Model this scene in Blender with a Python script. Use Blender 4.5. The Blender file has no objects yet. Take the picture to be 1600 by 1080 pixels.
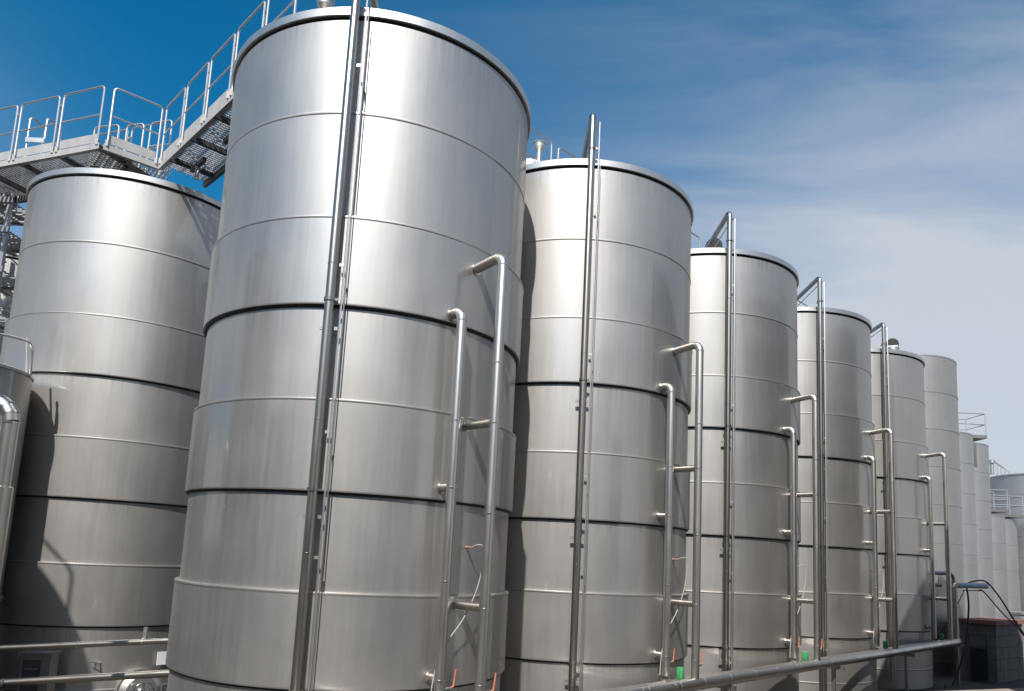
import bpy, math, random
from mathutils import Vector, Matrix
random.seed(7)
S = bpy.context.scene
COL = S.collection
R = math.radians

# ------------------------------------------------------------------ camera
EYE = 3.6
cam_d = bpy.data.cameras.new('camera')
cam = bpy.data.objects.new('camera', cam_d)
COL.objects.link(cam)
TILT, ROLL = 0.139957, -0.051009
F = Vector((0, math.cos(TILT), math.sin(TILT)))
U0 = Vector((0, -math.sin(TILT), math.cos(TILT)))
X0 = Vector((1, 0, 0))
U = math.cos(ROLL) * U0 + math.sin(ROLL) * X0
X = math.cos(ROLL) * X0 - math.sin(ROLL) * U0
m = Matrix((X, U, -F)).transposed().to_4x4()
m.translation = (0, 0, EYE)
cam.matrix_world = m
cam_d.sensor_width = 36
cam_d.sensor_fit = 'HORIZONTAL'
cam_d.lens = 1140.735 / 1600 * 36
cam_d.shift_x = (800 - 795.236) / 1600
cam_d.shift_y = (706.754 - 540) / 1600
cam_d.clip_start = 0.05
cam_d.clip_end = 5000
S.camera = cam

# ------------------------------------------------------------------ sun and sky
SUN_AZ, SUN_EL = 9.0, 49.0                      # azimuth the light travels towards (from +Y), elevation
L = Vector((math.sin(R(SUN_AZ)) * math.cos(R(SUN_EL)), math.cos(R(SUN_AZ)) * math.cos(R(SUN_EL)), -math.sin(R(SUN_EL))))
sd = bpy.data.lights.new('sun', 'SUN')
sd.energy = 5.0
sd.angle = R(0.53)
sd.color = (1.0, 0.97, 0.925)
so = bpy.data.objects.new('sun', sd)
so.rotation_euler = L.to_track_quat('-Z', 'Y').to_euler()
so.location = (0, -20, 40)
COL.objects.link(so)

world = bpy.data.worlds.new('World')
S.world = world
world.use_nodes = True
nt = world.node_tree
nt.nodes.clear()
def wn(t, **k):
    n = nt.nodes.new(t)
    for a, b in k.items(): setattr(n, a, b)
    return n
def wl(a, b): nt.links.new(a, b)
def wmath(op, a, b=None, clamp=False):
    n = wn('ShaderNodeMath', operation=op, use_clamp=clamp)
    for i, v in enumerate((a, b)):
        if v is None: continue
        if isinstance(v, (int, float)): n.inputs[i].default_value = v
        else: wl(v, n.inputs[i])
    return n.outputs[0]
sky = wn('ShaderNodeTexSky', sky_type='NISHITA')
sky.sun_disc = False
sky.sun_elevation = R(SUN_EL)
sky.sun_rotation = R(180 + SUN_AZ)
sky.altitude = 200
sky.air_density = 1.0
sky.dust_density = 0.6
sky.ozone_density = 2.2
hs = wn('ShaderNodeHueSaturation')
hs.inputs['Saturation'].default_value = 1.62
hs.inputs['Value'].default_value = 1.22
hs.inputs['Hue'].default_value = 0.487
wl(sky.outputs[0], hs.inputs['Color'])
tc = wn('ShaderNodeTexCoord')
sep = wn('ShaderNodeSeparateXYZ'); wl(tc.outputs['Generated'], sep.inputs[0])
zz = wmath('ADD', wmath('MAXIMUM', sep.outputs['Z'], 0.0), 0.12)
px = wmath('DIVIDE', sep.outputs['X'], zz)
py = wmath('DIVIDE', sep.outputs['Y'], zz)
comb = wn('ShaderNodeCombineXYZ'); wl(px, comb.inputs[0]); wl(py, comb.inputs[1])
mp = wn('ShaderNodeMapping'); wl(comb.outputs[0], mp.inputs[0])
mp.inputs['Rotation'].default_value = (0, 0, R(38))
mp.inputs['Location'].default_value = (0.75, 0.1, 0)
mp.inputs['Scale'].default_value = (0.62, 1.0, 1)
n1 = wn('ShaderNodeTexNoise'); wl(mp.outputs[0], n1.inputs['Vector'])
n1.inputs['Scale'].default_value = 0.55; n1.inputs['Detail'].default_value = 3; n1.inputs['Roughness'].default_value = 0.5
mp2 = wn('ShaderNodeMapping'); wl(comb.outputs[0], mp2.inputs[0])
mp2.inputs['Rotation'].default_value = (0, 0, R(38)); mp2.inputs['Scale'].default_value = (0.75, 2.2, 1)
n2 = wn('ShaderNodeTexNoise'); wl(mp2.outputs[0], n2.inputs['Vector'])
n2.inputs['Scale'].default_value = 1.05; n2.inputs['Detail'].default_value = 9; n2.inputs['Roughness'].default_value = 0.56; n2.inputs['Distortion'].default_value = 0.5
# broad drifting banks of cirrus with clear blue lanes between them
pxc = wmath('ADD', wmath('MULTIPLY', wmath('MINIMUM', px, 0.0), 1.04), wmath('DIVIDE', wmath('MAXIMUM', px, 0.0), wmath('ADD', 1.0, wmath('MULTIPLY', wmath('MAXIMUM', px, 0.0), 0.45))))
ph = wmath('ADD', wmath('MULTIPLY', pxc, 2.15), wmath('MULTIPLY', wmath('SUBTRACT', n1.outputs[0], 0.5), 2.2))
bank = wmath('ADD', wmath('MULTIPLY', wmath('SINE', wmath('ADD', ph, -0.02)), 0.5), 0.5)
fine = wn('ShaderNodeMapRange'); wl(n2.outputs[0], fine.inputs[0])
fine.inputs[1].default_value = 0.38; fine.inputs[2].default_value = 0.68; fine.inputs[3].default_value = 0.0; fine.inputs[4].default_value = 0.95
cm = wmath('MULTIPLY', wmath('POWER', bank, 1.3), fine.outputs[0], True)
# thin veil that thickens to the horizon, as cirrus seen at a low angle does
veil = wmath('POWER', wmath('SUBTRACT', 1.0, wmath('MAXIMUM', sep.outputs['Z'], 0.0), True), 4.2)
veil = wmath('MULTIPLY', wmath('MULTIPLY', veil, 3.9), wmath('ADD', wmath('MULTIPLY', bank, 0.94), 0.06))
allm = wmath('ADD', wmath('MULTIPLY', cm, 0.50), veil)
allm = wmath('MINIMUM', allm, 0.93)
SKY = 0.077
mixc = wn('ShaderNodeMix', data_type='RGBA'); wl(allm, mixc.inputs[0]); wl(hs.outputs[0], mixc.inputs[6])
mixc.inputs[7].default_value = (5.9, 6.25, 6.9, 1)
bg = wn('ShaderNodeBackground'); wl(mixc.outputs[2], bg.inputs[0]); bg.inputs[1].default_value = SKY
wo = wn('ShaderNodeOutputWorld'); wl(bg.outputs[0], wo.inputs[0])

vs = S.view_settings
vs.view_transform = 'Standard'; vs.look = 'None'; vs.exposure = 0.42; vs.gamma = 1.0; vs.use_curve_mapping = False
S.cycles.use_denoising = True
S.cycles.max_bounces = 8; S.cycles.glossy_bounces = 6; S.cycles.diffuse_bounces = 3

# ------------------------------------------------------------------ materials
MAT = {}
class NT:
    def __init__(s, name):
        s.m = bpy.data.materials.new(name); s.m.use_nodes = True
        s.t = s.m.node_tree; s.t.nodes.clear(); MAT[name] = s.m
        s.out = s.n('ShaderNodeOutputMaterial')
    def n(s, t, **k):
        n = s.t.nodes.new(t)
        for a, b in k.items(): setattr(n, a, b)
        return n
    def l(s, a, b): s.t.links.new(a, b)
    def math(s, op, a, b=None, clamp=False):
        n = s.n('ShaderNodeMath', operation=op, use_clamp=clamp)
        for i, v in enumerate((a, b)):
            if v is None: continue
            if isinstance(v, (int, float)): n.inputs[i].default_value = v
            else: s.l(v, n.inputs[i])
        return n.outputs[0]
    def noise(s, vec, scale, detail=4, rough=0.5, dist=0):
        n = s.n('ShaderNodeTexNoise'); s.l(vec, n.inputs['Vector'])
        n.inputs['Scale'].default_value = scale; n.inputs['Detail'].default_value = detail
        n.inputs['Roughness'].default_value = rough; n.inputs['Distortion'].default_value = dist
        return n.outputs[0]
    def rng(s, v, a, b, c, d):
        n = s.n('ShaderNodeMapRange'); s.l(v, n.inputs[0])
        for i, x in enumerate((a, b, c, d)): n.inputs[1 + i].default_value = x
        return n.outputs[0]
    def scale(s, vec, sc):
        n = s.n('ShaderNodeMapping'); s.l(vec, n.inputs[0]); n.inputs['Scale'].default_value = sc
        return n.outputs[0]
    def colmul(s, col, v):
        n = s.n('ShaderNodeMix', data_type='RGBA', blend_type='MULTIPLY'); n.inputs[0].default_value = 1
        n.inputs[6].default_value = (*col, 1)
        c = s.n('ShaderNodeCombineColor')
        for i in range(3): s.l(v, c.inputs[i])
        s.l(c.outputs[0], n.inputs[7]); return n.outputs[2]

def shell_mat(name, col, r_wide=0.545, r_sharp=0.115, mix=0.21, streak=0.03, wave=0.0045, aniso=0.0, film=0.04):
    """brushed stainless sheet wrapped round a vertical axis: object x,y,z -> (angle, z)"""
    b = NT(name)
    tc = b.n('ShaderNodeTexCoord'); oi = b.n('ShaderNodeObjectInfo')
    sp = b.n('ShaderNodeSeparateXYZ'); b.l(tc.outputs['Object'], sp.inputs[0])
    ang = b.math('MULTIPLY', b.math('ARCTAN2', sp.outputs[0], b.math('MULTIPLY', sp.outputs[1], -1)), 2.5)
    cx = b.n('ShaderNodeCombineXYZ')
    b.l(b.math('ADD', ang, b.math('MULTIPLY', oi.outputs['Random'], 40)), cx.inputs[0]); b.l(sp.outputs[2], cx.inputs[1])
    b.l(b.math('MULTIPLY', oi.outputs['Random'], 31), cx.inputs[2])
    v = cx.outputs[0]
    st = b.noise(b.scale(v, (9, 0.35, 1)), 1.6, 6, 0.62)              # long vertical run-off streaks
    st2 = b.noise(b.scale(v, (55, 0.8, 1)), 1.0, 3, 0.5)
    blot = b.noise(v, 0.9, 5, 0.55)
    val = b.math('ADD', b.math('ADD', b.rng(st, 0.3, 0.7, -streak, streak), b.rng(st2, 0.3, 0.7, -streak * .45, streak * .45)), b.rng(blot, 0.3, 0.7, 1 - streak * .8, 1 + streak * .5))
    val = b.math('ADD', val, b.rng(oi.outputs['Random'], 0, 1, -0.02, 0.02))
    # run-off stains below the jacket lips, and one faint vertical plate joint per course
    for lip in (6.785, 4.289, 1.815, 11.0):
        dd = b.math('SUBTRACT', lip, sp.outputs[2])
        fade = b.math('MULTIPLY', b.rng(dd, 0.03, 0.42, 1.0, 0.0), b.math('GREATER_THAN', dd, 0.0))
        run = b.rng(b.noise(b.scale(v, (16, 0.3, 1)), 1.0, 4, 0.6), 0.50, 0.66, 0.0, 1.0)
        val = b.math('SUBTRACT', val, b.math('MULTIPLY', b.math('MULTIPLY', fade, run), 0.17))
    fr = b.math('FRACT', b.math('ADD', b.math('MULTIPLY', ang, 0.16), b.math('MULTIPLY', oi.outputs['Random'], 7.3)))
    jn = b.math('LESS_THAN', b.math('ABSOLUTE', b.math('SUBTRACT', fr, 0.5)), 0.0011)
    val = b.math('SUBTRACT', val, b.math('MULTIPLY', jn, 0.10))
    colr = b.colmul(col, val)
    rw = b.math('ADD', b.rng(blot, 0.3, 0.7, r_wide - .03, r_wide + .03), b.rng(st, 0.3, 0.7, -.02, .02))
    rs = b.math('ADD', b.rng(blot, 0.3, 0.7, r_sharp - .02, r_sharp + .02), b.rng(st2, 0.3, 0.7, -.015, .015))
    bu = b.n('ShaderNodeBump'); bu.inputs['Strength'].default_value = 1.0; bu.inputs['Distance'].default_value = wave
    b.l(b.noise(b.scale(v, (1.3, 0.45, 1)), 1.2, 2, 0.4), bu.inputs['Height'])
    g1 = b.n('ShaderNodeBsdfAnisotropic', distribution='MULTI_GGX'); g2 = b.n('ShaderNodeBsdfAnisotropic', distribution='MULTI_GGX')
    for g, r in ((g1, rw), (g2, rs)):
        b.l(colr, g.inputs['Color']); b.l(r, g.inputs['Roughness']); b.l(bu.outputs[0], g.inputs['Normal'])
    if aniso:
        tg = b.n('ShaderNodeTangent', direction_type='RADIAL', axis='Z')
        for g in (g1, g2):
            b.l(tg.outputs[0], g.inputs['Tangent']); g.inputs['Anisotropy'].default_value = aniso
    mx = b.n('ShaderNodeMixShader'); mx.inputs[0].default_value = mix
    b.l(g1.outputs[0], mx.inputs[1]); b.l(g2.outputs[0], mx.inputs[2])
    df = b.n('ShaderNodeBsdfDiffuse'); b.l(b.colmul(tuple(c * f for c, f in zip(col, (.80, .78, .75))), val), df.inputs['Color'])
    m2 = b.n('ShaderNodeMixShader'); m2.inputs[0].default_value = film          # dusty oxide film on the old sheet
    b.l(mx.outputs[0], m2.inputs[1]); b.l(df.outputs[0], m2.inputs[2]); b.l(m2.outputs[0], b.out.inputs[0])
    return b.m

def metal(name, col, rough, nscale=3.0, var=0.12, stretch=(1, 1, 1)):
    b = NT(name); tc = b.n('ShaderNodeTexCoord')
    p = b.n('ShaderNodeBsdfPrincipled'); p.inputs['Metallic'].default_value = 1
    n = b.noise(b.scale(tc.outputs['Object'], stretch), nscale, 6, 0.6)
    b.l(b.colmul(col, b.rng(n, 0.3, 0.7, 1 - var, 1 + var * .5)), p.inputs['Base Color'])
    b.l(b.rng(n, 0.3, 0.7, rough + .07, rough - .05), p.inputs['Roughness'])
    b.l(p.outputs[0], b.out.inputs[0]); return b.m

def matte(name, col, rough=0.75, nscale=4.0, var=0.25, bump=0.0, streaks=False, spec=0.3):
    b = NT(name); tc = b.n('ShaderNodeTexCoord')
    p = b.n('ShaderNodeBsdfPrincipled'); p.inputs['Roughness'].default_value = rough
    p.inputs['Specular IOR Level'].default_value = spec
    v = tc.outputs['Object']
    n = b.noise(b.scale(v, (1, 1, .25)) if streaks else v, nscale, 8, 0.62)
    b.l(b.colmul(col, b.rng(n, 0.28, 0.72, 1 - var, 1 + var)), p.inputs['Base Color'])
    if bump:
        bu = b.n('ShaderNodeBump'); bu.inputs['Distance'].default_value = bump; bu.inputs['Strength'].default_value = .6
        b.l(b.noise(v, nscale * 8, 6, .6), bu.inputs['Height']); b.l(bu.outputs[0], p.inputs['Normal'])
    b.l(p.outputs[0], b.out.inputs[0]); return b.m

shell_mat('steel_shell', (0.485, 0.463, 0.436))
shell_mat('steel_jacket', (0.48, 0.458, 0.431), 0.535, 0.11, 0.24)
shell_mat('steel_shell_far', (0.50, 0.49, 0.48), 0.62, 0.3, 0.3, 0.03)
metal('steel_lid', (0.56, 0.55, 0.53), 0.45, 2.0, 0.10)
metal('steel_pipe', (0.40, 0.37, 0.325), 0.33, 2.5, 0.22, (1, 1, .5))
metal('steel_clad', (0.54, 0.505, 0.455), 0.36, 2.0, 0.12, (1, 1, .5))
metal('steel_ring', (0.62, 0.60, 0.57), 0.28, 6, 0.1)
metal('steel_rail', (0.62, 0.59, 0.56), 0.42, 5, 0.15)
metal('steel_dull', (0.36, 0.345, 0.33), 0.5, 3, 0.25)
metal('chrome_fitting', (0.72, 0.72, 0.72), 0.12, 5, 0.08)
matte('galvanised_plate', (0.37, 0.36, 0.35), 0.5, 3, 0.18, 0, True, .5)
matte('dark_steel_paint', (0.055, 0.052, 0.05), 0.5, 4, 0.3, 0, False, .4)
matte('black_gasket_and_shade', (0.02, 0.02, 0.02), 0.6, 4, 0.2)
matte('black_rubber', (0.015, 0.015, 0.016), 0.45, 6, 0.2, 0, False, .5)
matte('grey_cable', (0.30, 0.29, 0.28), 0.5, 6, 0.1)
matte('red_handle', (0.38, 0.15, 0.09), 0.45, 12, 0.2, 0, False, .5)
matte('green_plastic', (0.05, 0.27, 0.10), 0.4, 8, 0.15, 0, False, .5)
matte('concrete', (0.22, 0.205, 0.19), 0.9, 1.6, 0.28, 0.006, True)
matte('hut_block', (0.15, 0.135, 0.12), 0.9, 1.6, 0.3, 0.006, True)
matte('red_slab', (0.24, 0.10, 0.08), 0.8, 3, 0.3, 0.004)
matte('beige_wall', (0.24, 0.205, 0.165), 0.85, 2.2, 0.2, 0.004)
matte('white_label', (0.75, 0.75, 0.74), 0.6, 3, 0.05)
matte('ground', (0.065, 0.06, 0.055), 0.9, 0.35, 0.25, 0.004)
matte('hall_cladding', (0.30, 0.29, 0.28), 0.6, 0.8, 0.12, 0, True)
matte('dark_cladding', (0.13, 0.12, 0.11), 0.7, 0.8, 0.15, 0, True)
matte('rusty_band', (0.26, 0.17, 0.12), 0.7, 8, 0.3)
matte('pale_blue_wrap', (0.50, 0.55, 0.62), 0.5, 8, 0.12, 0, False, .4)

# ------------------------------------------------------------------ mesh helpers
class MB:
    def __init__(s): s.v = []; s.f = []
    def add(s, vs, fs):
        o = len(s.v); s.v += [tuple(x) for x in vs]; s.f += [tuple(i + o for i in f) for f in fs]; return s
    def box(s, c, size, rotz=0.0):
        x, y, z = (a / 2 for a in size); M = Matrix.Rotation(rotz, 3, 'Z'); c = Vector(c)
        vs = [M @ Vector((sx * x, sy * y, sz * z)) + c for sx in (-1, 1) for sy in (-1, 1) for sz in (-1, 1)]
        return s.add(vs, [(0, 1, 3, 2), (4, 6, 7, 5), (0, 4, 5, 1), (2, 3, 7, 6), (0, 2, 6, 4), (1, 5, 7, 3)])
    def bar(s, a, b, w, h, up=(0, 0, 1)):
        a, b = Vector(a), Vector(b); d = (b - a).normalized(); up = Vector(up)
        sd = d.cross(up)
        if sd.length < 1e-4: sd = d.cross(Vector((1, 0, 0)))
        sd.normalize(); u = sd.cross(d)
        vs = [p + sd * (i * w / 2) + u * (j * h / 2) for p in (a, b) for i, j in ((-1, -1), (1, -1), (1, 1), (-1, 1))]
        return s.add(vs, [(0, 1, 2, 3), (7, 6, 5, 4), (0, 4, 5, 1), (1, 5, 6, 2), (2, 6, 7, 3), (3, 7, 4, 0)])
    def lathe(s, prof, n=48, c=(0, 0, 0), closed=False):
        k = len(prof); vs = []
        for i in range(n):
            a = 2 * math.pi * i / n
            for r, z in prof: vs.append((c[0] + r * math.cos(a), c[1] + r * math.sin(a), c[2] + z))
        fs = []
        for i in range(n):
            j = (i + 1) % n
            for q in range(k - 1 if not closed else k):
                q2 = (q + 1) % k; fs.append((i * k + q, j * k + q, j * k + q2, i * k + q2))
        return s.add(vs, fs)
    def tube(s, pts, r, n=12, caps=True):
        pts = [Vector(p) for p in pts]; rs = r if isinstance(r, (list, tuple)) else [r] * len(pts)
        vs = []; fs = []; ref = None
        for i, p in enumerate(pts):
            if i == 0: d = pts[1] - p
            elif i == len(pts) - 1: d = p - pts[i - 1]
            else: d = (pts[i + 1] - p).normalized() + (p - pts[i - 1]).normalized()
            d.normalize()
            if ref is None:
                ref = d.cross(Vector((0, 0, 1)))
                if ref.length < .05: ref = d.cross(Vector((1, 0, 0)))
            ref = (ref - d * ref.dot(d)).normalized(); w = d.cross(ref)
            for j in range(n):
                a = 2 * math.pi * j / n; vs.append(p + (ref * math.cos(a) + w * math.sin(a)) * rs[i])
        for i in range(len(pts) - 1):
            for j in range(n):
                j2 = (j + 1) % n; fs.append((i * n + j, i * n + j2, (i + 1) * n + j2, (i + 1) * n + j))
        if caps:
            fs.append(tuple(reversed(range(n)))); fs.append(tuple(range((len(pts) - 1) * n, len(pts) * n)))
        return s.add(vs, fs)
    def build(s, name, mat, parent=None, smooth=True, angle=32):
        me = bpy.data.meshes.new(name); me.from_pydata(s.v, [], s.f); me.update()
        if smooth:
            me.polygons.foreach_set('use_smooth', [True] * len(me.polygons)); me.set_sharp_from_angle(angle=R(angle))
        me.materials.append(MAT[mat])
        o = bpy.data.objects.new(name, me); COL.objects.link(o)
        if parent: o.parent = parent
        return o
def bend(pts, rad, n=6):
    """round the inner corners of a polyline"""
    pts = [Vector(p) for p in pts]; out = [pts[0]]
    for i in range(1, len(pts) - 1):
        a, p, b = pts[i - 1], pts[i], pts[i + 1]
        d1 = (a - p).normalized(); d2 = (b - p).normalized()
        th = d1.angle(d2); t = min(rad / math.tan(th / 2), (a - p).length * .49, (b - p).length * .49); rr = t * math.tan(th / 2)
        c = p + (d1 + d2).normalized() * (rr / math.sin(th / 2)); s0 = p + d1 * t - c; s1 = p + d2 * t - c
        for k in range(n + 1): out.append(c + s0.slerp(s1, k / n).normalized() * s0.length if s0.angle(s1) > 1e-3 else p)
    out.append(pts[-1]); return out
def tag(o, label=None, cat=None, group=None, kind=None):
    if label: o['label'] = label
    if cat: o['category'] = cat
    if group: o['group'] = group
    if kind: o['kind'] = kind
    return o
def thing(name, loc, label, cat, group=None, rz=0):
    o = bpy.data.objects.new(name, None); COL.objects.link(o); o.location = loc; o.rotation_euler.z = rz
    o.empty_display_size = .3
    return tag(o, label, cat, group)
def copy_tree(o, parent=None):
    c = o.copy(); COL.objects.link(c); c.parent = parent
    for ch in list(o.children): copy_tree(ch, c)
    return c

# ------------------------------------------------------------------ layout of the tank row
C0 = Vector((-2.455, 11.926)); PH = 0.79656; STEP = 5.2154
D = Vector((math.sin(PH), math.cos(PH)))        # along the row, away from the viewer
N = Vector((math.cos(PH), -math.sin(PH)))       # out of the row towards the yard
def cen(i): return C0 + D * (STEP * i)
Z = dict(lt=11.186, lb=11.047, s1=9.603, s2=8.044, p1=6.785, s3=5.519, p2=4.289, s4=3.025, p3=1.815)
RB, RJ, RL = 2.5, 2.561, 2.545

# ------------------------------------------------------------------ ground
tag(MB().add([(-900, -900, 0), (900, -900, 0), (900, 900, 0), (-900, 900, 0)], [(0, 1, 2, 3)]).build('ground', 'ground', None, False), kind='structure')

# ------------------------------------------------------------------ big jacketed tanks
SEG = 160
def make_tank():
    t = thing('storage_tank', (0, 0, 0), 'x', 'tank', 'row of large stainless steel storage tanks')
    def bare(z0, z1, bead=True):
        pr = [(RB, z0), (RB, z1 - .075), (RB, z1 - .05)]
        pr += [(RB + .008, z1 - .040), (RB + .011, z1 - .022), (RB + .008, z1 - .004), (RB, z1 + .004)] if bead else [(RB, z1)]
        return MB().lathe(pr, SEG).build('shell_course', 'steel_shell', t)
    def jacket(z0, z1, ch=0.026):
        o = RJ - RB
        pr = [(RB - .01, z0 + .004), (RJ - .012, z0), (RJ - .003, z0 + .004), (RJ, z0 + .014), (RJ, z0 + .03), (RJ, z1 - .075), (RJ, z1 - .046), (RJ + .006, z1 - .038), (RJ + .008, z1 - .022), (RJ + .005, z1 - .008), (RJ - .006, z1 - .003), (RB + .012, z1 + .002), (RB - .01, z1 + .003)]
        return MB().lathe(pr, SEG).build('jacket_course', 'steel_jacket', t)
    for zz_ in (Z['p1'], Z['p2'], Z['p3']):  # black ring added under each jacket lip to deepen the shadow there
        MB().lathe([(RB - .01, zz_ - .03), (RB + .028, zz_ - .028), (RB + .036, zz_ - .004), (RB + .036, zz_ + .002)], SEG).build('lip_shade', 'black_gasket_and_shade', t)
    bare(0.0, 0.62); bare(0.62, Z['p3'], False)
    jacket(Z['p3'], Z['s4']); bare(Z['s4'], Z['p2'], False)
    jacket(Z['p2'], Z['s3']); bare(Z['s3'], Z['p1'], False)
    jacket(Z['p1'], Z['s2'], .018); bare(Z['s2'], Z['s1']); bare(Z['s1'], Z['lb'] - .045, False)
    MB().lathe([(RB - .02, Z['lb'] - .05), (RB - .02, Z['lb'] + .01)], SEG).build('rim_gasket', 'black_gasket_and_shade', t)
    MB().lathe([(RB - .05, Z['lb']), (RL - .006, Z['lb']), (RL, Z['lb'] + .008), (RL, Z['lt'] - .012), (RL - .012, Z['lt']), (RL - .3, Z['lt'] + .02), (.25, Z['lt'] + .28), (0.001, Z['lt'] + .29)], SEG).build('lid', 'steel_lid', t)
    return t
tank = make_tank()
TANKS = []
names = ['largest and nearest stainless steel tank, in the front row', 'stainless steel tank standing second in the front row, half shaded beside the largest', 'third stainless steel tank of the front row, counted from the largest', 'fourth stainless steel tank of the front row, counted from the largest', 'fifth stainless steel tank of the front row, last one with a lid rim']
for i in range(5):
    t = tank if i == 0 else copy_tree(tank)
    t.location = (*cen(i), 0); t.rotation_euler.z = 0; t['label'] = names[i]; TANKS.append(t)
C_LEFT = Vector((-9.0, 16.9))
tl = copy_tree(tank); tl.location = (*C_LEFT, 0); tl['label'] = 'stainless steel tank at the left under the catwalk, behind the largest tank'; TANKS.append(tl)
tb = copy_tree(tank); tb.location = (-15.0, 21.6, 0); tb['label'] = 'grey tank glimpsed behind the stair tower at the left edge'
for k, ((x, y), lab) in enumerate((((-11.6, 6.3), 'stainless tank across the yard whose shadow darkens the left tank foot'), ((8.0, -0.6), 'stainless tank across the yard mirrored right of the largest tank\'s pipe'), ((-21.3, 2.6), 'far stainless tank across the yard, mirrored in the left tank'))):
    b = copy_tree(tank); b.location = (x, y, 0); b['label'] = lab; b['group'] = 'tanks across the yard behind the viewpoint'; TANKS.append(b)
    if k == 0: b.scale.z = .9

# roof fittings that belong to single tanks (children, local coordinates)
def vent(t, x, y, z0, zt):
    v = MB().lathe([(.055, z0), (.055, zt - .2), (.075, zt - .17)], 24, (x, y, 0)).build('vent_stack', 'steel_rail', t)
    MB().lathe([(.06, zt - .2), (.115, zt - .13), (.12, zt - .05)], 24, (x, y, 0)).build('vent_bowl', 'steel_lid', v)
    MB().lathe([(.1, zt - .045), (.135, zt - .05), (.14, zt - .03), (.1, zt), (.001, zt + .015)], 24, (x, y, 0)).build('vent_cap', 'steel_ring', v)
bt = TANKS[6]
MB().tube(bend([(.9, 2.2, 11.2), (.9, 2.2, 12.2), (2.15, 1.15, 12.2), (2.15, 1.15, 11.2)], .12, 5), .03, 8).build('lid_rail', 'steel_rail', bt)
vent(TANKS[0], -.72, -1.75, 11.2, 11.93)
vent(TANKS[1], -.97, -1.66, 11.2, 12.0)
MB().lathe([(.3, 11.2), (.3, 11.52), (.26, 11.6), (.14, 11.66), (.001, 11.68)], 28, (-1.15, -1.45, 0)).build('manway_dome', 'steel_lid', TANKS[1])
def hatch(t, x, y, zc, az, r=.26):
    h = MB().lathe([(r * .9, 11.2), (r * .9, zc - .2), (r, zc - .18), (r, zc - .14)], 28, (x, y, 0)).build('hatch_neck', 'steel_lid', t)
    c = MB(); fwd = Vector((math.sin(az), math.cos(az), .25)).normalized(); s_ = fwd.cross(Vector((0, 0, 1))).normalized(); u = s_.cross(fwd)
    n = 20; p0 = Vector((x, y, zc)) + fwd * .1
    vs = [p0 + fwd * k + (s_ * math.cos(a) + u * math.sin(a)) * r * (1 if k < .03 else .8) for k in (0, .05) for a in [2 * math.pi * j / n for j in range(n)]]
    c.add(vs, [tuple(range(n - 1, -1, -1)), tuple(range(n, 2 * n))] + [(j, (j + 1) % n, n + (j + 1) % n, n + j) for j in range(n)])
    c.build('hatch_cover', 'dark_steel_paint', h)
    MB().bar(p0 - fwd * .03 - s_ * r * .8 - u * .1, p0 - fwd * .03 + s_ * r * .8 - u * .1, .04, .12).build('hatch_bar', 'steel_lid', h)
hatch(TANKS[2], .08, -.95, 11.92, .6, .24)
hatch(TANKS[4], 1.2, -1.0, 11.85, .4, .22)

# ------------------------------------------------------------------ plain tanks further off
def plain_tank(x, y, r, top, course, label, group, lid=False, mat='steel_shell_far'):
    t = thing('plain_tank', (x, y, 0), label, 'tank', group)
    z = top; k = 0
    while z > 0.01:
        z0 = max(0, z - course)
        if z0 < .3: z0 = 0
        pr = [(r + (.012 if k else 0), z0), (r, z0 + .02), (r, z - .02)]
        pr = [(r + .014, z0 - .004), (r + .014, z0 + .012), (r, z0 + .02), (r, z)]
        MB().lathe(pr, 96).build('shell_course', mat, t); z = z0; k += 1
    e = .05 if lid else .012
    MB().lathe([(r - .02, top - .06), (r + e, top - .05 if lid else top - .02), (r + e, top + .03), (r - .02, top + .045), (.2, top + r * .12), (.001, top + r * .12 + .01)], 96).build('lid', 'steel_lid', t)
    return t
T6 = plain_tank(16.21, 30.16, 2.25, 12.25, 1.47, 'tall plain tank without lid rim, right after the fifth jacketed tank', 'plain tanks beyond the row', False, 'steel_shell')
T7 = plain_tank(21.32, 36.2, 1.7, 10.55, 1.46, 'slim pale tank directly right of the tall plain tank', 'plain tanks beyond the row')
T8 = plain_tank(23.66, 38.6, 1.7, 10.5, 1.46, 'slim pale tank right of the one with a roof railing', 'plain tanks beyond the row')
T9 = plain_tank(34.56, 47, 2.75, 10.3, 1.3, 'wide pale tank with a lid at the far right edge', 'plain tanks beyond the row', True)
T10 = plain_tank(27.38, 43, 1.7, 7.2, 1.5, 'low pale tank under the small railed platform, far right', 'plain tanks beyond the row')
T11 = plain_tank(29.44, 45, 1.7, 7.2, 1.5, 'low pale tank in front of the wide lidded one', 'plain tanks beyond the row')
T12 = plain_tank(23.4, 33.2, .55, 2.2, 1.1, 'small white-looking steel vessel behind the concrete hut', 'plain tanks beyond the row', True)

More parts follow.
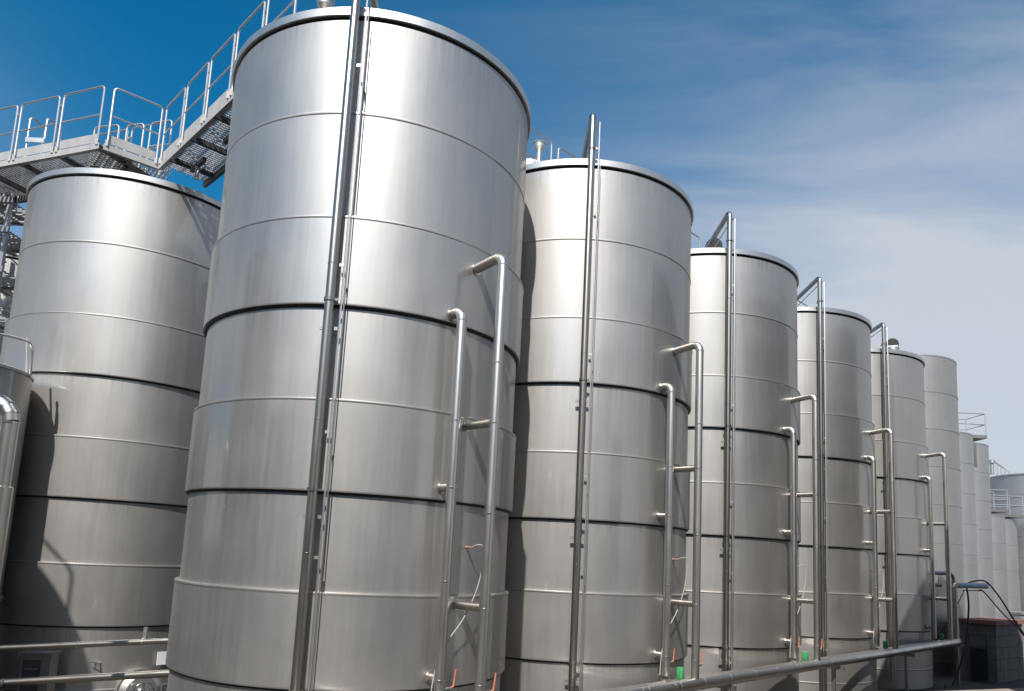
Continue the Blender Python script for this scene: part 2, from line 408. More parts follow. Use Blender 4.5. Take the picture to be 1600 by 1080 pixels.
# ------------------------------------------------------------------ upright pipes on the front row
ORD = ['largest', 'second', 'third', 'fourth', 'fifth']
def make_upright(i, proto=None):
    g = 'tall upright pipes, one on each front row tank'
    t = thing('upright_pipe', (*cen(i), 0), f'tall steel pipe running up the front of the {ORD[i]} tank and bending over its lid', 'pipe', g)
    yr = -2.69; r = .062
    path = bend([(0, yr, .25), (0, yr, 12.02), (0, -.35, 11.95), (0, -.3, 11.3)], .13, 6)
    MB().tube(path, r, 18).build('pipe_run', 'steel_pipe', t)
    for z in (Z['p1'] + .02, Z['p2'] + .01, Z['p3'] + .01, 11.3):
        c = MB().lathe([(r - .002, z - .022), (r + .014, z - .022), (r + .014, z + .022), (r - .002, z + .022)], 20, (0, yr, 0)).build('clamp', 'steel_pipe', t)
        MB().bar((.0, yr + .05, z), (0, -2.5, z), .03, .03).build('clamp_foot', 'steel_dull', c)
        MB().bar((r + .0, yr, z), (r + .05, yr, z), .03, .035).build('clamp_bolt', 'steel_pipe', c)
    for z in (9.85, 7.3, 5.2, 3.5, 1.2):
        MB().lathe([(r - .002, z - .008), (r + .0035, z - .005), (r + .0035, z + .005), (r - .002, z + .008)], 18, (0, yr, 0)).build('weld_ring', 'steel_pipe', t)
    for z in (Z['p1'] - .35, Z['p2'] - .33, Z['p3'] - .3):
        MB().bar((-.12, yr + .08, z), (.12, yr + .08, z), .03, .045).build('stay_bracket', 'steel_dull', t)
    return t
def make_conduit(i):
    t = thing('conduit', (*cen(i), 0), f'pair of thin cable tubes right beside the upright pipe of the {ORD[i]} tank', 'conduit', 'thin conduits beside the upright pipes')
    yr = -2.645
    MB().tube(bend([(.145, yr, .3), (.145, yr, 11.93), (.1, -2.3, 11.9), (.06, -.5, 11.75)], .08, 5), .014, 8).build('tube', 'steel_rail', t)
    MB().tube([(.18, yr + .01, .3), (.18, yr + .01, 11.0)], .009, 6).build('tube', 'steel_rail', t)
    for z in (10.2, 7.3, 5.05, 3.45, 1.5):
        MB().box((.115, yr, z), (.07, .02, .04)).build('clip', 'steel_rail', t)
        MB().bar((.18, yr + .01, z - .3), (.18, -2.48, z - .3), .02, .02).build('stand_off', 'steel_dull', t)
    return t
up0 = make_upright(0); cd0 = make_conduit(0)
for i in range(1, 5):
    u = copy_tree(up0); u.location = (*cen(i), 0); u['label'] = up0['label'].replace('largest', ORD[i])
    c = copy_tree(cd0); c.location = (*cen(i), 0); c['label'] = cd0['label'].replace('largest', ORD[i])

# ------------------------------------------------------------------ cooling risers (local frame: x out of the row, y along the row)
RZ = math.atan2(N.y, N.x)
def riser(i, tall):
    word = 'taller' if tall else 'shorter'
    t = thing('riser_pipe', (*cen(i), 0), f'{word} of the two insulated riser pipes on the right side of the {ORD[i]} tank', 'pipe', f'{word} insulated riser pipes', RZ)
    r = .072; rr = 3.12 if tall else 2.755; a = .08 if tall else -.3
    ztop, stubs = (7.75, (5.37, 2.9)) if tall else (6.92, (4.46, 1.97))
    zb = 1.6 if tall else 1.62
    path = bend([(rr, a, zb), (rr, a, ztop), (RB - .02, a, ztop - (.06 if tall else .02))], .13, 4)
    MB().tube(path, r, 20).build('pipe_run', 'steel_clad', t)
    for z in stubs:
        s_ = MB().tube([(RB - .02, a, z), (rr - r * .7, a, z)], .06, 16).build('stub', 'steel_clad', t)
        MB().tube([(RJ - .02, a, z), (RJ + .012, a, z)], .076, 16).build('stub_collar', 'steel_ring', s_)
    MB().tube([(RJ - .02, a, path[-1].z), (RJ + .014, a, path[-1].z)], .092, 18).build('stub_collar', 'steel_ring', t)
    zj = [ztop - .14, ztop - 1.55, stubs[0] - .01, (stubs[0] + stubs[1]) / 2, stubs[1] - .01, zb + .32]
    for z in zj:
        MB().lathe([(r - .002, z - .011), (r + .004, z - .009), (r + .004, z + .009), (r - .002, z + .011)], 20, (rr, a, 0)).build('cladding_band', 'steel_ring', t)
    MB().bar((rr + r * .55, a + r * .8, zb + .1), (rr + r * .55, a + r * .8, ztop - .15), .006, .006).build('cladding_seam', 'steel_ring', t)
    v = MB().tube([(rr, a + .05, zb + .22), (rr, a + .19, zb + .22)], .022, 10).build('valve_body', 'steel_ring', t)
    MB().tube(bend([(rr, a + .18, zb + .22), (rr, a + .24, zb + .24), (rr, a + .27, zb + .46)], .03, 3), [.016] * 2 + [.014] * 3 + [.012], 8).build('valve_handle', 'red_handle', v)
    MB().lathe([(r, zb - .1), (r * 1.25, zb - .1), (r * 1.25, zb - .06), (r, zb - .05)], 20, (rr, a, 0)).build('foot_collar', 'steel_ring', t)
    return t
ra, rb = riser(0, False), riser(0, True)
for i in range(1, 5):
    for pr in (ra, rb):
        c = copy_tree(pr); c.location = (*cen(i), 0); c['label'] = pr['label'].replace('largest', ORD[i])

# ------------------------------------------------------------------ header pipes along the row
def rowpt(s, r, z): p = C0 + D * s + N * r; return (p.x, p.y, z)
ZH = 1.5
hp = thing('header_pipe', rowpt(-2, 3.12, 0), 'thick insulated header pipe running along the feet of the tanks', 'pipe')
o = Vector(hp.location)
def loc(p): return Vector(p) - o
END = 4 * STEP + .85
MB().tube([loc(rowpt(-6, 3.12, ZH)), loc(rowpt(END, 3.12, ZH))], .112, 24).build('pipe_run', 'steel_clad', hp)
s = -4.0
while s < END:
    for ds in (0, .17) if int(s * 10) % 3 == 0 else (0,):
        MB().tube([loc(rowpt(s + ds - .008, 3.12, ZH)), loc(rowpt(s + ds + .008, 3.12, ZH))], .1155, 24).build('cladding_band', 'steel_ring', hp)
    s += .95
MB().tube([loc(rowpt(END - .03, 3.12, ZH)), loc(rowpt(END + .01, 3.12, ZH))], .117, 24).build('end_cap', 'steel_ring', hp)
h2 = thing('header_pipe', rowpt(-2, 2.755, 0), 'thinner pipe lying behind the thick header, close to the tank feet', 'pipe')
o = Vector(h2.location)
MB().tube([loc(rowpt(-6, 2.76, 1.47)), loc(rowpt(END - .2, 2.76, 1.47))], .075, 20).build('pipe_run', 'steel_clad', h2)
s = -4.2
while s < END - .3:
    MB().tube([loc(rowpt(s - .008, 2.76, 1.47)), loc(rowpt(s + .008, 2.76, 1.47))], .0785, 20).build('cladding_band', 'steel_ring', h2); s += 1.1
for i in range(-1, 5):                           # stands under the headers
    for k, off in enumerate((.75,)):
        st = thing('pipe_stand', rowpt(i * STEP + off + .55, 3.0, 0), f'dark steel stand under the header pipe {"left of the largest" if i < 0 else "in front of the " + ORD[i]} tank', 'stand', 'stands carrying the header pipes', RZ)
        MB().bar((.0, 0, 0), (.0, 0, 1.3), .08, .08).build('post', 'steel_dull', st)
        MB().bar((-.35, 0, 1.34), (.25, 0, 1.34), .08, .08).build('cross_arm', 'steel_dull', st)
def actuator(i):
    p = rowpt(i * STEP - .05, 2.9, 0)
    t = thing('valve_actuator', (p[0], p[1], 1.44), f'bright green valve actuator between the riser feet of the {ORD[i]} tank', 'actuator', 'green valve actuators on the header', RZ)
    m_ = MB(); w, d_, h = .11, .13, .21; b = .02
    for zz_, k in ((.12, .8), (.14, 1), (.12 + h - .02, 1), (.12 + h, .8)):
        pass
    vs = []; 
    for zz_, k in ((.12, .84), (.14, 1), (.1 + h, 1), (.12 + h, .84)):
        for sx, sy in ((-1, -1 + .3), (-1 + .3, -1), (1 - .3, -1), (1, -1 + .3), (1, 1 - .3), (1 - .3, 1), (-1 + .3, 1), (-1, 1 - .3)):
            vs.append((sx * w / 2 * k, sy * d_ / 2 * k, zz_))
    fs = [tuple(range(7, -1, -1)), tuple(range(24, 32))] + [(q * 8 + j, q * 8 + (j + 1) % 8, q * 8 + 8 + (j + 1) % 8, q * 8 + 8 + j) for q in range(3) for j in range(8)]
    m_.add(vs, fs).build('housing', 'green_plastic', t, True, 40)
    MB().lathe([(.03, -.08), (.03, .12), (.045, .12)], 12).build('stem', 'steel_dull', t)
    MB().tube([(-.1, -.05, .05), (.1, -.05, .05)], .02, 8).build('valve_body', 'steel_ring', t)
    return t
ac0 = actuator(0)
for i in range(1, 5):
    c = copy_tree(ac0); p = rowpt(i * STEP - .05, 2.9, 0); c.location = (p[0], p[1], 1.44); c['label'] = ac0['label'].replace('largest', ORD[i])

def sensor(i):
    t = thing('temperature_probe', (*cen(i), 0), f'brass temperature probe with hanging grey cable on the {ORD[i]} tank', 'probe', 'temperature probes on the tanks', RZ)
    z = 3.68; a = .26
    MB().tube([(2.48, a, z), (2.6, a, z)], [.022, .018], 10).build('probe_body', 'rusty_band', t)
    pts = [(2.6, a, z), (2.68, a + .03, z + .04), (2.74, a + .09, z + .02), (2.75, a + .11, z - .12), (2.74, a + .02, z - .55), (2.72, a - .18, z - .95), (2.7, a - .42, z - 1.25), (2.7, a - .6, z - 1.6), (2.7, a - .66, z - 2.05)]
    sm = []
    P = [Vector(p) for p in pts]
    for k in range(len(P) - 1):
        p0, p1, p2, p3 = P[max(k - 1, 0)], P[k], P[k + 1], P[min(k + 2, len(P) - 1)]
        for q in range(5):
            u = q / 5; sm.append(.5 * ((2 * p1) + (p2 - p0) * u + (2 * p0 - 5 * p1 + 4 * p2 - p3) * u * u + (3 * p1 - p0 - 3 * p2 + p3) * u ** 3))
    sm.append(P[-1])
    MB().tube(sm, .009, 7).build('cable', 'grey_cable', t)
    return t
se0 = sensor(0)
for i in range(1, 5):
    c = copy_tree(se0); c.location = (*cen(i), 0); c['label'] = se0['label'].replace('largest', ORD[i])

# ------------------------------------------------------------------ catwalk over the left tank to the largest one
ZU = 11.55
A = Vector((-14.9, 16.44)); B = Vector((-8.86, 14.24)); B2 = Vector((-8.78, 14.26)); Cc = Vector((-7.95, 14.97)); Dd = Vector((-3.77, 10.66))
cw = thing('catwalk', (-8.9, 15.0, ZU), 'galvanised catwalk with railings crossing over the left tank to the largest', 'catwalk')
co = Vector(cw.location)
def w3(p, z): return Vector((p.x, p.y, z)) - co
def rail_panel(parent, a, b, z0, top=1.31, mid=.66, r=.021, name='rail_panel'):
    a3, b3 = w3(a, z0) if parent is cw else Vector((a.x, a.y, z0)), w3(b, z0) if parent is cw else Vector((b.x, b.y, z0))
    up = Vector((0, 0, 1)); d = (b3 - a3).normalized()
    mb = MB().tube(bend([a3, a3 + up * top, b3 + up * top, b3], .085, 5), r, 8)
    mb.tube([a3 + up * mid, b3 + up * mid], r * .85, 8)
    o = mb.build(name, 'steel_rail', parent)
    for p in (a3, b3):
        MB().bar(p - up * .03 + d * (.0), p + up * .1, .06, .06).build('post_foot', 'galvanised_plate', o)
    return o
def run(a, b, pitch, first=0.0, kick=True, top=1.31, name='rail_panel', z0=ZU + .12):
    L_ = (b - a).length; d = (b - a) / L_; s = first
    n = max(1, round(L_ / pitch)); pitch = L_ / n
    for k in range(n):
        p, q_ = a + d * (k * pitch + .065), a + d * ((k + 1) * pitch - .065)
        rail_panel(cw, p, q_, z0, top, name=name)
        if k < n - 1:
            m_ = a + d * ((k + 1) * pitch)
            MB().bar(w3(m_ - d * .07, z0 + top * .82), w3(m_ + d * .07, z0 + top * .82), .02, .05).build('rail_link', 'steel_rail', cw)
        if kick:
            nrm = Vector((d.y, -d.x))
            if nrm.y > 0: nrm = -nrm
            MB().bar(w3(p + d * .03 - nrm * .03, z0 + .15), w3(q_ - d * .03 - nrm * .03, z0 + .15), .008, .20).build('kick_plate', 'galvanised_plate', cw)
def away(d):
    n_ = Vector((-d.y, d.x)); return n_ if n_.y > 0 else -n_
run(A, B, 1.2); run(B2, Cc, 1.2)
dC = (Dd - Cc).normalized(); run(Cc, Dd, 1.17)
for a, b in ((A, B), (B2, Cc), (Cc, Dd)):
    MB().bar(w3(a, ZU + .065), w3(b, ZU + .065), .012, .13).build('edge_beam', 'galvanised_plate', cw)
    d = (b - a).normalized(); n_ = away(d)
    MB().bar(w3(a + n_ * .045, ZU + .012), w3(b + n_ * .045, ZU + .012), .075, .02).build('edge_beam_flange', 'steel_dull', cw)
# decks: bars across the width, one joined part per span
def deck(a, b, width, step=.085, w=.03, cross=True):
    d = (b - a).normalized(); n_ = away(d); L_ = (b - a).length; mb = MB(); s = .05
    while s < L_:
        p = a + d * s; mb.bar(w3(p + n_ * .1, ZU + .125), w3(p + n_ * width, ZU + .125), w, .022); s += step
    if cross:
        k = .15
        while k < width:
            mb.bar(w3(a + n_ * k, ZU + .105), w3(b + n_ * k, ZU + .105), .012, .016); k += .11
    tag(mb.build('deck_grating', 'galvanised_plate', cw, False), kind='stuff')
    k = .55
    while k < L_:
        p = a + d * k
        MB().bar(w3(p + n_ * .02, ZU + .05), w3(p + n_ * width, ZU + .05), .07, .1).build('cross_beam', 'dark_steel_paint', cw); k += 1.17
    MB().bar(w3(a + n_ * width, ZU + .05), w3(b + n_ * width, ZU + .05), .08, .14).build('back_beam', 'dark_steel_paint', cw)
    return n_
nA = deck(A, B, 1.35, .095, .048, False); nB = deck(B2, Cc + (Cc - B2).normalized() * .3, 1.2); nC = deck(Cc, Dd, 1.0)
run(A + nA * 1.35, B + nA * 1.35 + Vector((.3, -.1)), 1.2, 0, False, 1.27)
run(Cc + nC * 1.0 + dC * .3, Dd + nC * 1.0, 1.2, 0, False, 1.1)
for pa, pb in (((-9.95, 15.75), (-9.3, 15.6)), ((-9.12, 15.6), (-8.68, 15.5)), ((-8.5, 15.45), (-7.95, 15.3))): rail_panel(cw, Vector(pa), Vector(pb), ZU + .12, 1.24)
for s_ in (.9, 2.6):                              # short legs that stand on the tank lids
    p = Cc + dC * s_ + nC * .5
    MB().bar(w3(p, 11.2), w3(p, ZU), .07, .07).build('support_leg', 'galvanised_plate', cw)
    MB().bar(w3(p - dC * .35, ZU - .02), w3(p + dC * .35, ZU - .02), .08, .1).build('support_beam', 'dark_steel_paint', cw)
p = Cc + dC * 1.5 + nC * 1.1
MB().bar(w3(p, ZU - .1), w3(p + dC * 1.6, ZU - .1), .12, .2).build('support_beam', 'dark_steel_paint', cw)
# ladder head on the left tank's roof
lh = thing('ladder_head', (-12.3, 16.9, 11.3), 'small ladder head with curved handholds behind the catwalk railing', 'ladder')
for k, x in enumerate((0, .42)):
    MB().tube(bend([(x, 0, 0), (x, 0, 2.5), (x + .04, .5, 2.5), (x + .04, .5, 0)], .12, 5), .022, 8).build('handhold', 'steel_rail', lh)
MB().box((.21, -.03, 1.85), (.46, .03, .12)).build('cross_plate', 'steel_rail', lh)
MB().bar((-.3, 0, .0), (.0, 0, .7), .03, .03).build('brace', 'steel_dull', lh)

# railings seen behind the lids of the front row
def back_rail(i, a, b, top, label):
    t = thing('roof_railing', (a[0], a[1], 11.25), label, 'railing', 'roof railings behind the tank lids')
    d = Vector((b[0] - a[0], b[1] - a[1], 0)); h = top - 11.25
    MB().tube(bend([(0, 0, 0), (0, 0, h), d + Vector((0, 0, h)), d], .08, 4), .021, 8).build('rail_loop', 'steel_rail', t)
    MB().tube([(0, 0, h * .5), d + Vector((0, 0, h * .5))], .018, 8).build('mid_rail', 'steel_rail', t)
back_rail(1, (-.75, 13.3), (.579, 14.636), 12.45, 'roof railing left of the vent on the second tank')
back_rail(1, (.744, 14.82), (2.2, 16.25), 12.45, 'roof railing right of the vent on the second tank')
back_rail(2, (3.6, 17.55), (4.883, 18.826), 12.4, 'roof railing behind the hatch of the third tank')
back_rail(3, (8.3, 21.85), (9.583, 23.075), 12.2, 'roof railing behind the lid of the fourth tank')
c4 = cen(4)
back_rail(4, (c4.x - 1.6, c4.y - .9), (c4.x - .1, c4.y - .5), 12.2, 'roof railing behind the lid of the fifth tank')

# ------------------------------------------------------------------ stair tower at the far left
stt = thing('stair_tower', (-12.95, 17.3, 0), 'dark steel stair tower with landings behind the left tank', 'stairs')
for x in (-1.2, .55):
    for y in (-.5, .7):
        MB().bar((x, y, 0), (x, y, 12.4), .09, .09).build('post', 'steel_dull', stt)
for k, z in enumerate((3.6, 5.0, 6.4, 7.7, 8.7, 9.75, 10.75, 11.5)):
    lm = MB()
    for q in range(12): lm.bar((-1.3, -.48 + .105 * q, z), (.6, -.48 + .105 * q, z), .035, .03)
    pl = lm.build('landing', 'galvanised_plate', stt, False)
    for yy in (-.55, .75):
        MB().bar((-1.3, yy, z), (.65, yy, z), .06, .14).build('landing_beam', 'steel_dull', pl)
    MB().tube(bend([(.5, -.5, z), (.5, -.5, z + .95), (-.2, -.52, z + .95), (-.5, -.52, z + .5)], .08, 4), .02, 8).build('handrail', 'steel_rail', stt)
    MB().bar((-1.2, -.52, z), (.5, -.52, z + .95), .04, .1).build('stringer', 'steel_dull', stt)
    for q in range(5):
        f = q / 5
        MB().box((-1.1 + 1.5 * f, .1, z + .1 + .85 * f), (.16, 1.0, .03)).build('tread', 'steel_dull', stt)

# ------------------------------------------------------------------ small tank, elbow duct and pipes at the left edge
sx, sy, sr = -10.47, 13.3, 1.3
st = thing('small_tank', (sx, sy, 0), 'small steel tank cut by the left edge with a railing on its rim', 'tank')
MB().lathe([(sr, 2.35), (sr, 4.3)], 96).build('shell_course', 'steel_shell', st)
MB().lathe([(sr + .006, 4.3), (sr, 4.32), (sr, 6.5)], 96).build('shell_course', 'steel_shell', st)
MB().lathe([(sr - .05, 6.5), (sr + .025, 6.5), (sr + .025, 6.55), (sr - .05, 6.58), (.1, 6.9), (.001, 6.9)], 96).build('lid', 'steel_lid', st)
MB().lathe([(sr - .02, 2.28), (sr + .03, 2.28), (sr + .03, 2.38), (sr - .02, 2.38)], 96, closed=True).build('foot_band', 'rusty_band', st)
MB().lathe([(sr - .25, 0), (sr - .25, 2.3), (.01, 2.3)], 64).build('skirt', 'steel_dull', st)
a0, a1 = R(-62), R(12)
pth = [(sr * .97 * math.cos(a0 + (a1 - a0) * k / 8), sr * .97 * math.sin(a0 + (a1 - a0) * k / 8), 7.0 + .02 * k) for k in range(9)]
pth = [(pth[0][0], pth[0][1], 6.5)] + pth + [(pth[-1][0] + .04, pth[-1][1] + .05, 7.05), (pth[-1][0] + .06, pth[-1][1] + .06, 6.5)]
MB().tube(bend(pth, .1, 4), .024, 8).build('rim_railing', 'steel_rail', st)
MB().tube([(1.22, .34, 6.5), (1.09, .39, 7.28)], .026, 8).build('rail_post', 'steel_rail', st)

ed = thing('elbow_duct', (-6.52, 9.5, 0.702), 'insulated steel duct with a segmented elbow at the left edge', 'duct')
rd = .13
MB().tube([(-.06, 0, 2.9), (-.06, 0, 5.35)], rd, 28).build('duct_run', 'steel_clad', ed)
for k in range(4):                                # lobster-back elbow, one mesh per gore
    f = lambda q: (-.06 - .32 * (1 - math.cos(R(90) * q / 4)), 0, 5.35 + .32 * math.sin(R(90) * q / 4))
    MB().tube([f(k), f(k + 1)], rd + .004, 28).build('elbow_gore', 'steel_clad', ed)
    if k: 
        c = Vector(f(k)); tdir = (Vector(f(k + 1)) - Vector(f(k - 1))).normalized() * .012
        MB().tube([c - tdir, c + tdir], rd + .009, 28).build('elbow_band', 'steel_ring', ed)
MB().tube([(-.38, 0, 5.67), (-1.6, 0, 5.67)], rd, 28).build('duct_run', 'steel_clad', ed)
for z in (5.33, 4.28):
    MB().lathe([(rd, z - .015), (rd + .008, z - .015), (rd + .008, z + .015), (rd, z + .015)], 28, (-.06, 0, 0)).build('cladding_band', 'steel_ring', ed)
MB().lathe([(rd, 4.3), (rd + .05, 4.27), (rd + .05, 2.55), (rd, 2.53)], 28, (-.06, 0, 0)).build('duct_sleeve', 'steel_clad', ed)
MB().lathe([(rd, 2.48), (rd + .06, 2.48), (rd + .06, 2.56), (rd, 2.56)], 28, (-.06, 0, 0), True).build('duct_flange', 'rusty_band', ed)
MB().lathe([(.09, 1.0), (.09, 2.5)], 24, (-.1, 0, 0)).build('drop_pipe', 'steel_pipe', ed)
MB().lathe([(.08, 1.6), (.14, 1.6), (.14, 1.68), (.08, 1.68)], 24, (-.1, 0, 0), True).build('duct_flange', 'rusty_band', ed)

ed.scale = (.805, .805, .805)

for (za, zb, ya, lab, r, coup) in ((1.69, 1.93, 12.3, 'upper steel pipe running level between left edge and the largest tank', .05, False), (1.12, 1.42, 12.3, 'lower steel pipe with a coupling between left edge and the largest tank', .062, True)):
    t = thing('cross_pipe', (-8.0, ya, 0), lab, 'pipe', 'level pipes at the lower left')
    MB().tube([(-1.5, 0, za - .14), (3.4, 0, zb + .08)], r, 20).build('pipe_run', 'steel_pipe', t)
    if coup:
        MB().tube([(-.2, 0, za - .02), (.0, 0, za)], r + .028, 20).build('coupling', 'chrome_fitting', t)
        MB().tube([(.01, 0, za), (.05, 0, za + .004)], r + .018, 20).build('coupling_ring', 'black_gasket_and_shade', t)
    else:
        MB().tube([(1.12, 0, za + .104), (1.15, 0, za + .107)], r + .004, 20).build('weld_ring', 'steel_ring', t)
        MB().tube([(2.17, 0, za + .2), (2.2, 0, za + .203)], r + .012, 20).build('clamp', 'steel_ring', t)
        MB().bar((2.19, .03, za + .25), (2.19, .03, za + .44), .05, .05).build('hanger', 'steel_rail', t)
# cabinet, valve, hatch and label at the left tank's foot
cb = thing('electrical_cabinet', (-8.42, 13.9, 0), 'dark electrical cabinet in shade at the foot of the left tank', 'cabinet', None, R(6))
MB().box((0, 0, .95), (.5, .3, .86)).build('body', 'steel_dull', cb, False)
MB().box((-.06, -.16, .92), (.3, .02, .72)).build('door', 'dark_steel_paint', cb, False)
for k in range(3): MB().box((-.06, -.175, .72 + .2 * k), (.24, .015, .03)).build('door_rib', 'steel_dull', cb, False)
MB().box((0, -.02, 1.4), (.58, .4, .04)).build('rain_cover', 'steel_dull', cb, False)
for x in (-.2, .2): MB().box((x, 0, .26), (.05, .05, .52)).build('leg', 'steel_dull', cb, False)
dv = Vector((1.811, -1.723)).normalized()
mw = thing('manway', (C_LEFT.x + dv.x * 2.48, C_LEFT.y + dv.y * 2.48, .55), 'round polished manway door at the foot of the left tank', 'manway', None, math.atan2(dv.y, dv.x))
def disc(name, x0, x1, r0, r1, mat, par):
    n = 40; vs = [(x, r * math.cos(2 * math.pi * j / n), r * math.sin(2 * math.pi * j / n)) for x, r in ((x0, r0), (x1, r1)) for j in range(n)]
    return MB().add(vs, [tuple(range(n, 2 * n))] + [(j, (j + 1) % n, n + (j + 1) % n, n + j) for j in range(n)]).build(name, mat, par)
disc('neck_ring', 0, .16, .44, .44, 'steel_shell', mw); dr = disc('door', .16, .24, .4, .3, 'steel_shell', mw)
disc('boss', .24, .32, .09, .07, 'chrome_fitting', dr)
MB().tube([(.36, .2 * math.cos(2 * math.pi * j / 20), .2 * math.sin(2 * math.pi * j / 20)) for j in range(21)], .016, 8).build('hand_wheel', 'chrome_fitting', mw)
for k in range(3):
    a = R(30 + 60 * k); MB().tube([(.35, .2 * math.cos(a), .2 * math.sin(a)), (.35, -.2 * math.cos(a), -.2 * math.sin(a))], .01, 6).build('wheel_spoke', 'chrome_fitting', mw)
tp = thing('sample_tap', (-7.75, 14.62, 1.12), 'small chrome sample tap on the left tank above the lower pipe', 'tap')
MB().tube([(0, .25, 0), (0, -.08, 0)], .014, 8).build('tap_body', 'chrome_fitting', tp); MB().tube([(0, -.05, .02), (0, -.05, -.12)], .014, 8).build('spout', 'chrome_fitting', tp); MB().tube([(-.13, -.05, .03), (.03, -.05, .03)], .009, 6).build('lever', 'chrome_fitting', tp)
lb = thing('label_plate', (-6.905, 15.47, 1.154), 'small white label plate on the left tank beside the largest tank', 'label', None, math.atan2(-1.43, 2.09))
MB().box((.03, 0, 0), (.012, .22, .26)).build('plate', 'white_label', lb, False); MB().box((.012, 0, 0), (.03, .08, .08)).build('mount', 'steel_rail', lb, False)

# ------------------------------------------------------------------ far right: platforms, hut, pipes, cables
def platform(x, y, z, w, d_, label):
    t = thing('railed_platform', (x, y, z), label, 'platform', 'small railed platforms on the far tanks')
    MB().box((0, 0, -.08), (w, d_, .16)).build('deck', 'steel_dull', t, False)
    for sx_ in (-1, 1):
        for sy_ in (-1, 1): MB().tube([(sx_ * w / 2 * .97, sy_ * d_ / 2 * .95, 0), (sx_ * w / 2 * .97, sy_ * d_ / 2 * .95, 1.1)], .028, 6).build('post', 'steel_rail', t)
    for h in (.55, 1.1):
        q = [(sx_ * w / 2 * .97, sy_ * d_ / 2 * .95, h) for sx_, sy_ in ((-1, -1), (1, -1), (1, 1), (-1, 1), (-1, -1))]
        MB().tube(q, .03, 6).build('rail', 'steel_rail', t)
platform(22.6, 36.6, 10.72, 2.4, 1.6, 'railed platform between the two slim pale tanks')
platform(27.85, 42.2, 7.62, 1.7, 1.2, 'upper left railed platform above the low pale tanks')
platform(29.6, 43.9, 7.5, 2.4, 1.2, 'right railed platform above the low pale tanks')
rf = thing('roof_stair_rail', (30.9, 46, 10.35), 'sloping roof railing with a vent on the wide far tank', 'railing')
MB().tube([(0, 0, .75), (1.3, .4, .15)], .035, 6).build('top_rail', 'steel_rail', rf)
for k in range(5): MB().tube([(.3 * k, .09 * k, -.1), (.3 * k, .09 * k, .75 - .14 * k)], .025, 6).build('post', 'steel_rail', rf)
MB().lathe([(.12, -.1), (.12, .6), (.2, .62), (.2, .8), (.001, .85)], 16, (-.1, 0, 0)).build('vent', 'steel_lid', rf)

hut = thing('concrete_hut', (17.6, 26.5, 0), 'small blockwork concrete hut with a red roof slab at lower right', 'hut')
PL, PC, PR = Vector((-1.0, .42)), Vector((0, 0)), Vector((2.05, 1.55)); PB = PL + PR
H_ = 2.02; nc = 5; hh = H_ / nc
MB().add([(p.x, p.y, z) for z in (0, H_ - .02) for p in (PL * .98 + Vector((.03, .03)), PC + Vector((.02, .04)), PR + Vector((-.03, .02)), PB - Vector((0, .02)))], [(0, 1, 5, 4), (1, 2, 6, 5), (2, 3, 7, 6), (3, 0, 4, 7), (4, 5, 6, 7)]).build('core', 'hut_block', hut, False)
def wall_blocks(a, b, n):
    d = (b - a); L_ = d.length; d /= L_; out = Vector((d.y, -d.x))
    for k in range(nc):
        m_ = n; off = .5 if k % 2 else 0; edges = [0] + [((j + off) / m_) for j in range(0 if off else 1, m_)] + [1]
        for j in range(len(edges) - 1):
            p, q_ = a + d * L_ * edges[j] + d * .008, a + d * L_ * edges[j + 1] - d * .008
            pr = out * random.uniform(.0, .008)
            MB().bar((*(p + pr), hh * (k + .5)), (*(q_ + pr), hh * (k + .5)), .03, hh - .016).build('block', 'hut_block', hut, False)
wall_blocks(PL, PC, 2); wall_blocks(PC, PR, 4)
e_ = .14
ov = [PL + Vector((-e_, 0)), PC + Vector((-.02, -e_)), PR + Vector((e_, 0)), PB + Vector((0, e_))]
MB().add([(p.x, p.y, z) for z in (H_, H_ + .14) for p in ov], [(3, 2, 1, 0), (4, 5, 6, 7)] + [(j, (j + 1) % 4, 4 + (j + 1) % 4, 4 + j) for j in range(4)]).build('roof_slab', 'red_slab', hut, False)
MB().box((-.52, .12, .62), (.5, .06, 1.1), math.atan2(-.42, 1.0)).build('door_recess', 'black_gasket_and_shade', hut, False)

ep = thing('end_pipe', (15.25, 24.93, 0), 'pale wrapped pipe rising from the header end and turning right', 'pipe')
MB().tube(bend([(0, 0, 1.45), (0, 0, 3.36), (1.15, .1, 3.38)], .09, 4), .085, 20).build('pipe_run', 'steel_clad', ep)
MB().tube([(.12, .0, 3.362), (1.16, .1, 3.382)], .09, 20).build('wrap', 'pale_blue_wrap', ep)
MB().bar((.35, .05, 3.2), (1.0, .1, 3.22), .12, .03).build('tray', 'rusty_band', ep)
bp = thing('branch_pipe', (13.8, 25.3, 0), 'bent steel pipe behind the fifth tank risers, right of its foot', 'pipe')
MB().tube(bend([(.3, .4, 3.72), (1.9, .4, 3.75), (1.9, .4, 2.6)], .16, 5), .065, 16).build('pipe_run', 'steel_pipe', bp)
MB().tube([(.3, .3, 3.32), (1.4, .3, 3.33)], .06, 16).build('pipe_run', 'steel_pipe', bp)
def cable(pts, r, label, group='black cables at lower right'):
    P = [Vector(p) for p in pts]; o = P[0].copy(); o.z = 0; sm = []
    t = thing('cable', o, label, 'cable', group)
    for k in range(len(P) - 1):
        p0, p1, p2, p3 = P[max(k - 1, 0)], P[k], P[k + 1], P[min(k + 2, len(P) - 1)]
        for q in range(8):
            u = q / 8; sm.append(.5 * ((2 * p1) + (p2 - p0) * u + (2 * p0 - 5 * p1 + 4 * p2 - p3) * u * u + (3 * p1 - p0 - 3 * p2 + p3) * u ** 3) - o)
    sm.append(P[-1] - o); MB().tube(sm, r, 8).build('cable_run', 'black_rubber', t)
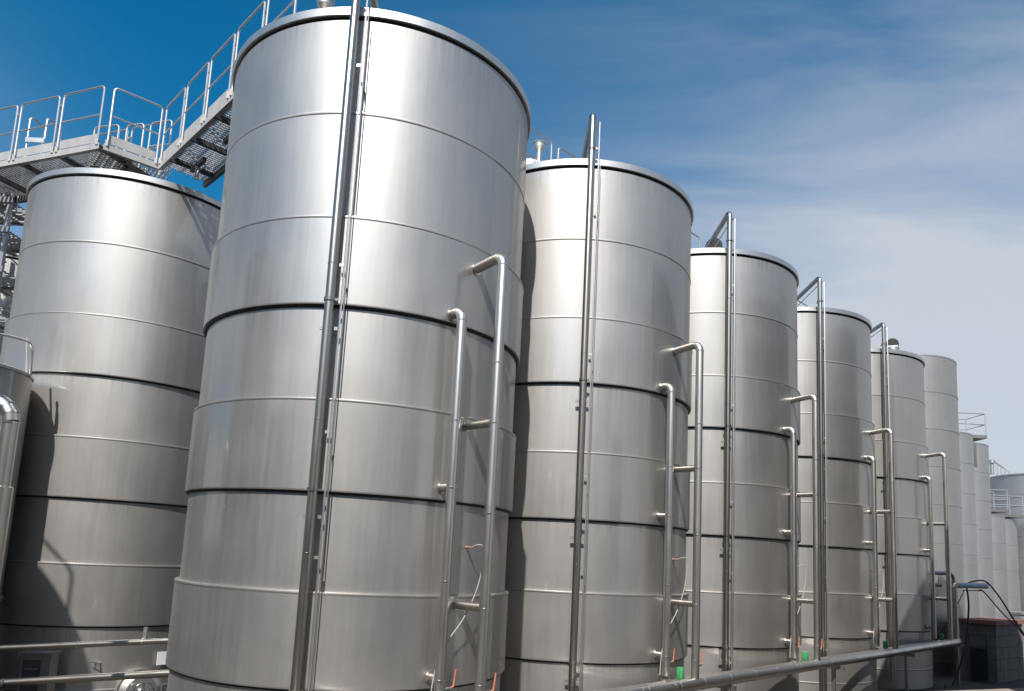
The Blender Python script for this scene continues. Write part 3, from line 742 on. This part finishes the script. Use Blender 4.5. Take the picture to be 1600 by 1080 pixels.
cable([(15.7, 25.05, 3.4), (15.95, 25.0, 3.52), (16.38, 25.0, 3.52), (16.9, 25.1, 3.0), (17.42, 25.2, 2.27), (17.75, 25.2, 1.8), (18.6, 25.3, .7), (19.2, 25.4, .03)], .026, 'thick black cable arching from the pale pipe over the hut to the right')
cable([(16.1, 25.0, 3.2), (16.3, 25.05, 3.2), (16.99, 25.15, 2.5), (17.55, 25.15, 1.95), (18.3, 25.2, 1.0), (19.0, 25.2, .03)], .02, 'thinner black cable hanging straight from under the pale pipe')
cable([(15.7, 25.0, 3.35), (15.72, 24.95, 2.9), (15.7, 24.95, 2.4), (15.56, 24.95, 1.34), (15.1, 24.95, .12), (14.8, 24.9, .03)], .03, 'black cable dropping beside the end of the header pipe')
cable([(15.62, 25.0, 3.2), (15.45, 25.4, 2.4), (15.2, 25.8, 1.6), (14.9, 25.9, .9), (14.6, 25.9, .03)], .014, 'thin dark cable in the shade left of the dropping cable')

# low wall in front at the lower right
lw = thing('low_wall', (6.6, 12.4, 0), 'low beige concrete wall along the bottom edge at the right', 'wall')
a_, b_ = Vector((4.85, 11.68)) - Vector((6.6, 12.4)), Vector((10.9, 14.22)) - Vector((6.6, 12.4))
n_ = 5
for k in range(n_):
    p, q_ = a_ + (b_ - a_) * (k / n_), a_ + (b_ - a_) * ((k + 1) / n_); d = (q_ - p).normalized() * .006
    MB().bar((*(p + d), .80), (*(q_ - d), .80), .18, 1.6).build('wall_panel', 'beige_wall', lw, False)
MB().bar((*a_, 1.63), (*b_, 1.63), .26, .06).build('coping', 'beige_wall', lw, False)

# hall at the right, outside the picture, whose shadow lies over the feet of the far tanks
hx, hy = Vector((.588, .809)), Vector((.809, -.588))
hl = thing('storage_hall', (9.0, 11.7, 0), 'grey clad storage hall at the right of the yard that shades the far tank feet', 'hall', None, math.atan2(hx.y, hx.x))
LH, DH, HH = 11.0, 9.0, 12.0
MB().add([(x, y, z) for z in (0, HH - .05) for x, y in ((0, 0), (0, -DH), (LH, -DH), (LH, 0))], [(0, 1, 5, 4), (1, 2, 6, 5), (2, 3, 7, 6), (3, 0, 4, 7)]).build('wall', 'concrete', hl, False)
MB().box((LH / 2, -DH / 2, HH), (LH + .2, DH + .2, .2)).build('roof', 'galvanised_plate', hl, False)
for k in range(22):
    MB().box((.25 + .5 * k, .025, HH / 2), (.47, .05, HH - .2)).build('cladding_panel', 'hall_cladding', hl, False)
for k in range(18):
    MB().box((-.025, -.25 - .5 * k, HH / 2), (.05, .47, HH - .2)).build('cladding_panel', 'hall_cladding', hl, False)

# long hall behind the viewpoint, seen only as the dark band mirrored in the tanks
bh = thing('winery_hall', (-2, -15, 0), 'long dark clad hall across the yard, mirrored in the tank shells', 'hall')
MB().box((0, -5, 5.75), (64, 10, 11.5)).build('wall', 'concrete', bh, False)
MB().box((0, -5, 11.65), (65, 11, .3)).build('roof', 'galvanised_plate', bh, False)
for k in range(42):
    MB().box((-31.5 + 1.5 * k + .75, .03, 5.7), (1.46, .06, 11.2)).build('cladding_panel', 'dark_cladding', bh, False)
for k in range(6):
    MB().box((-26 + 10.4 * k, .08, 2.2), (4.0, .06, 4.4)).build('door', 'hall_cladding', bh, False)
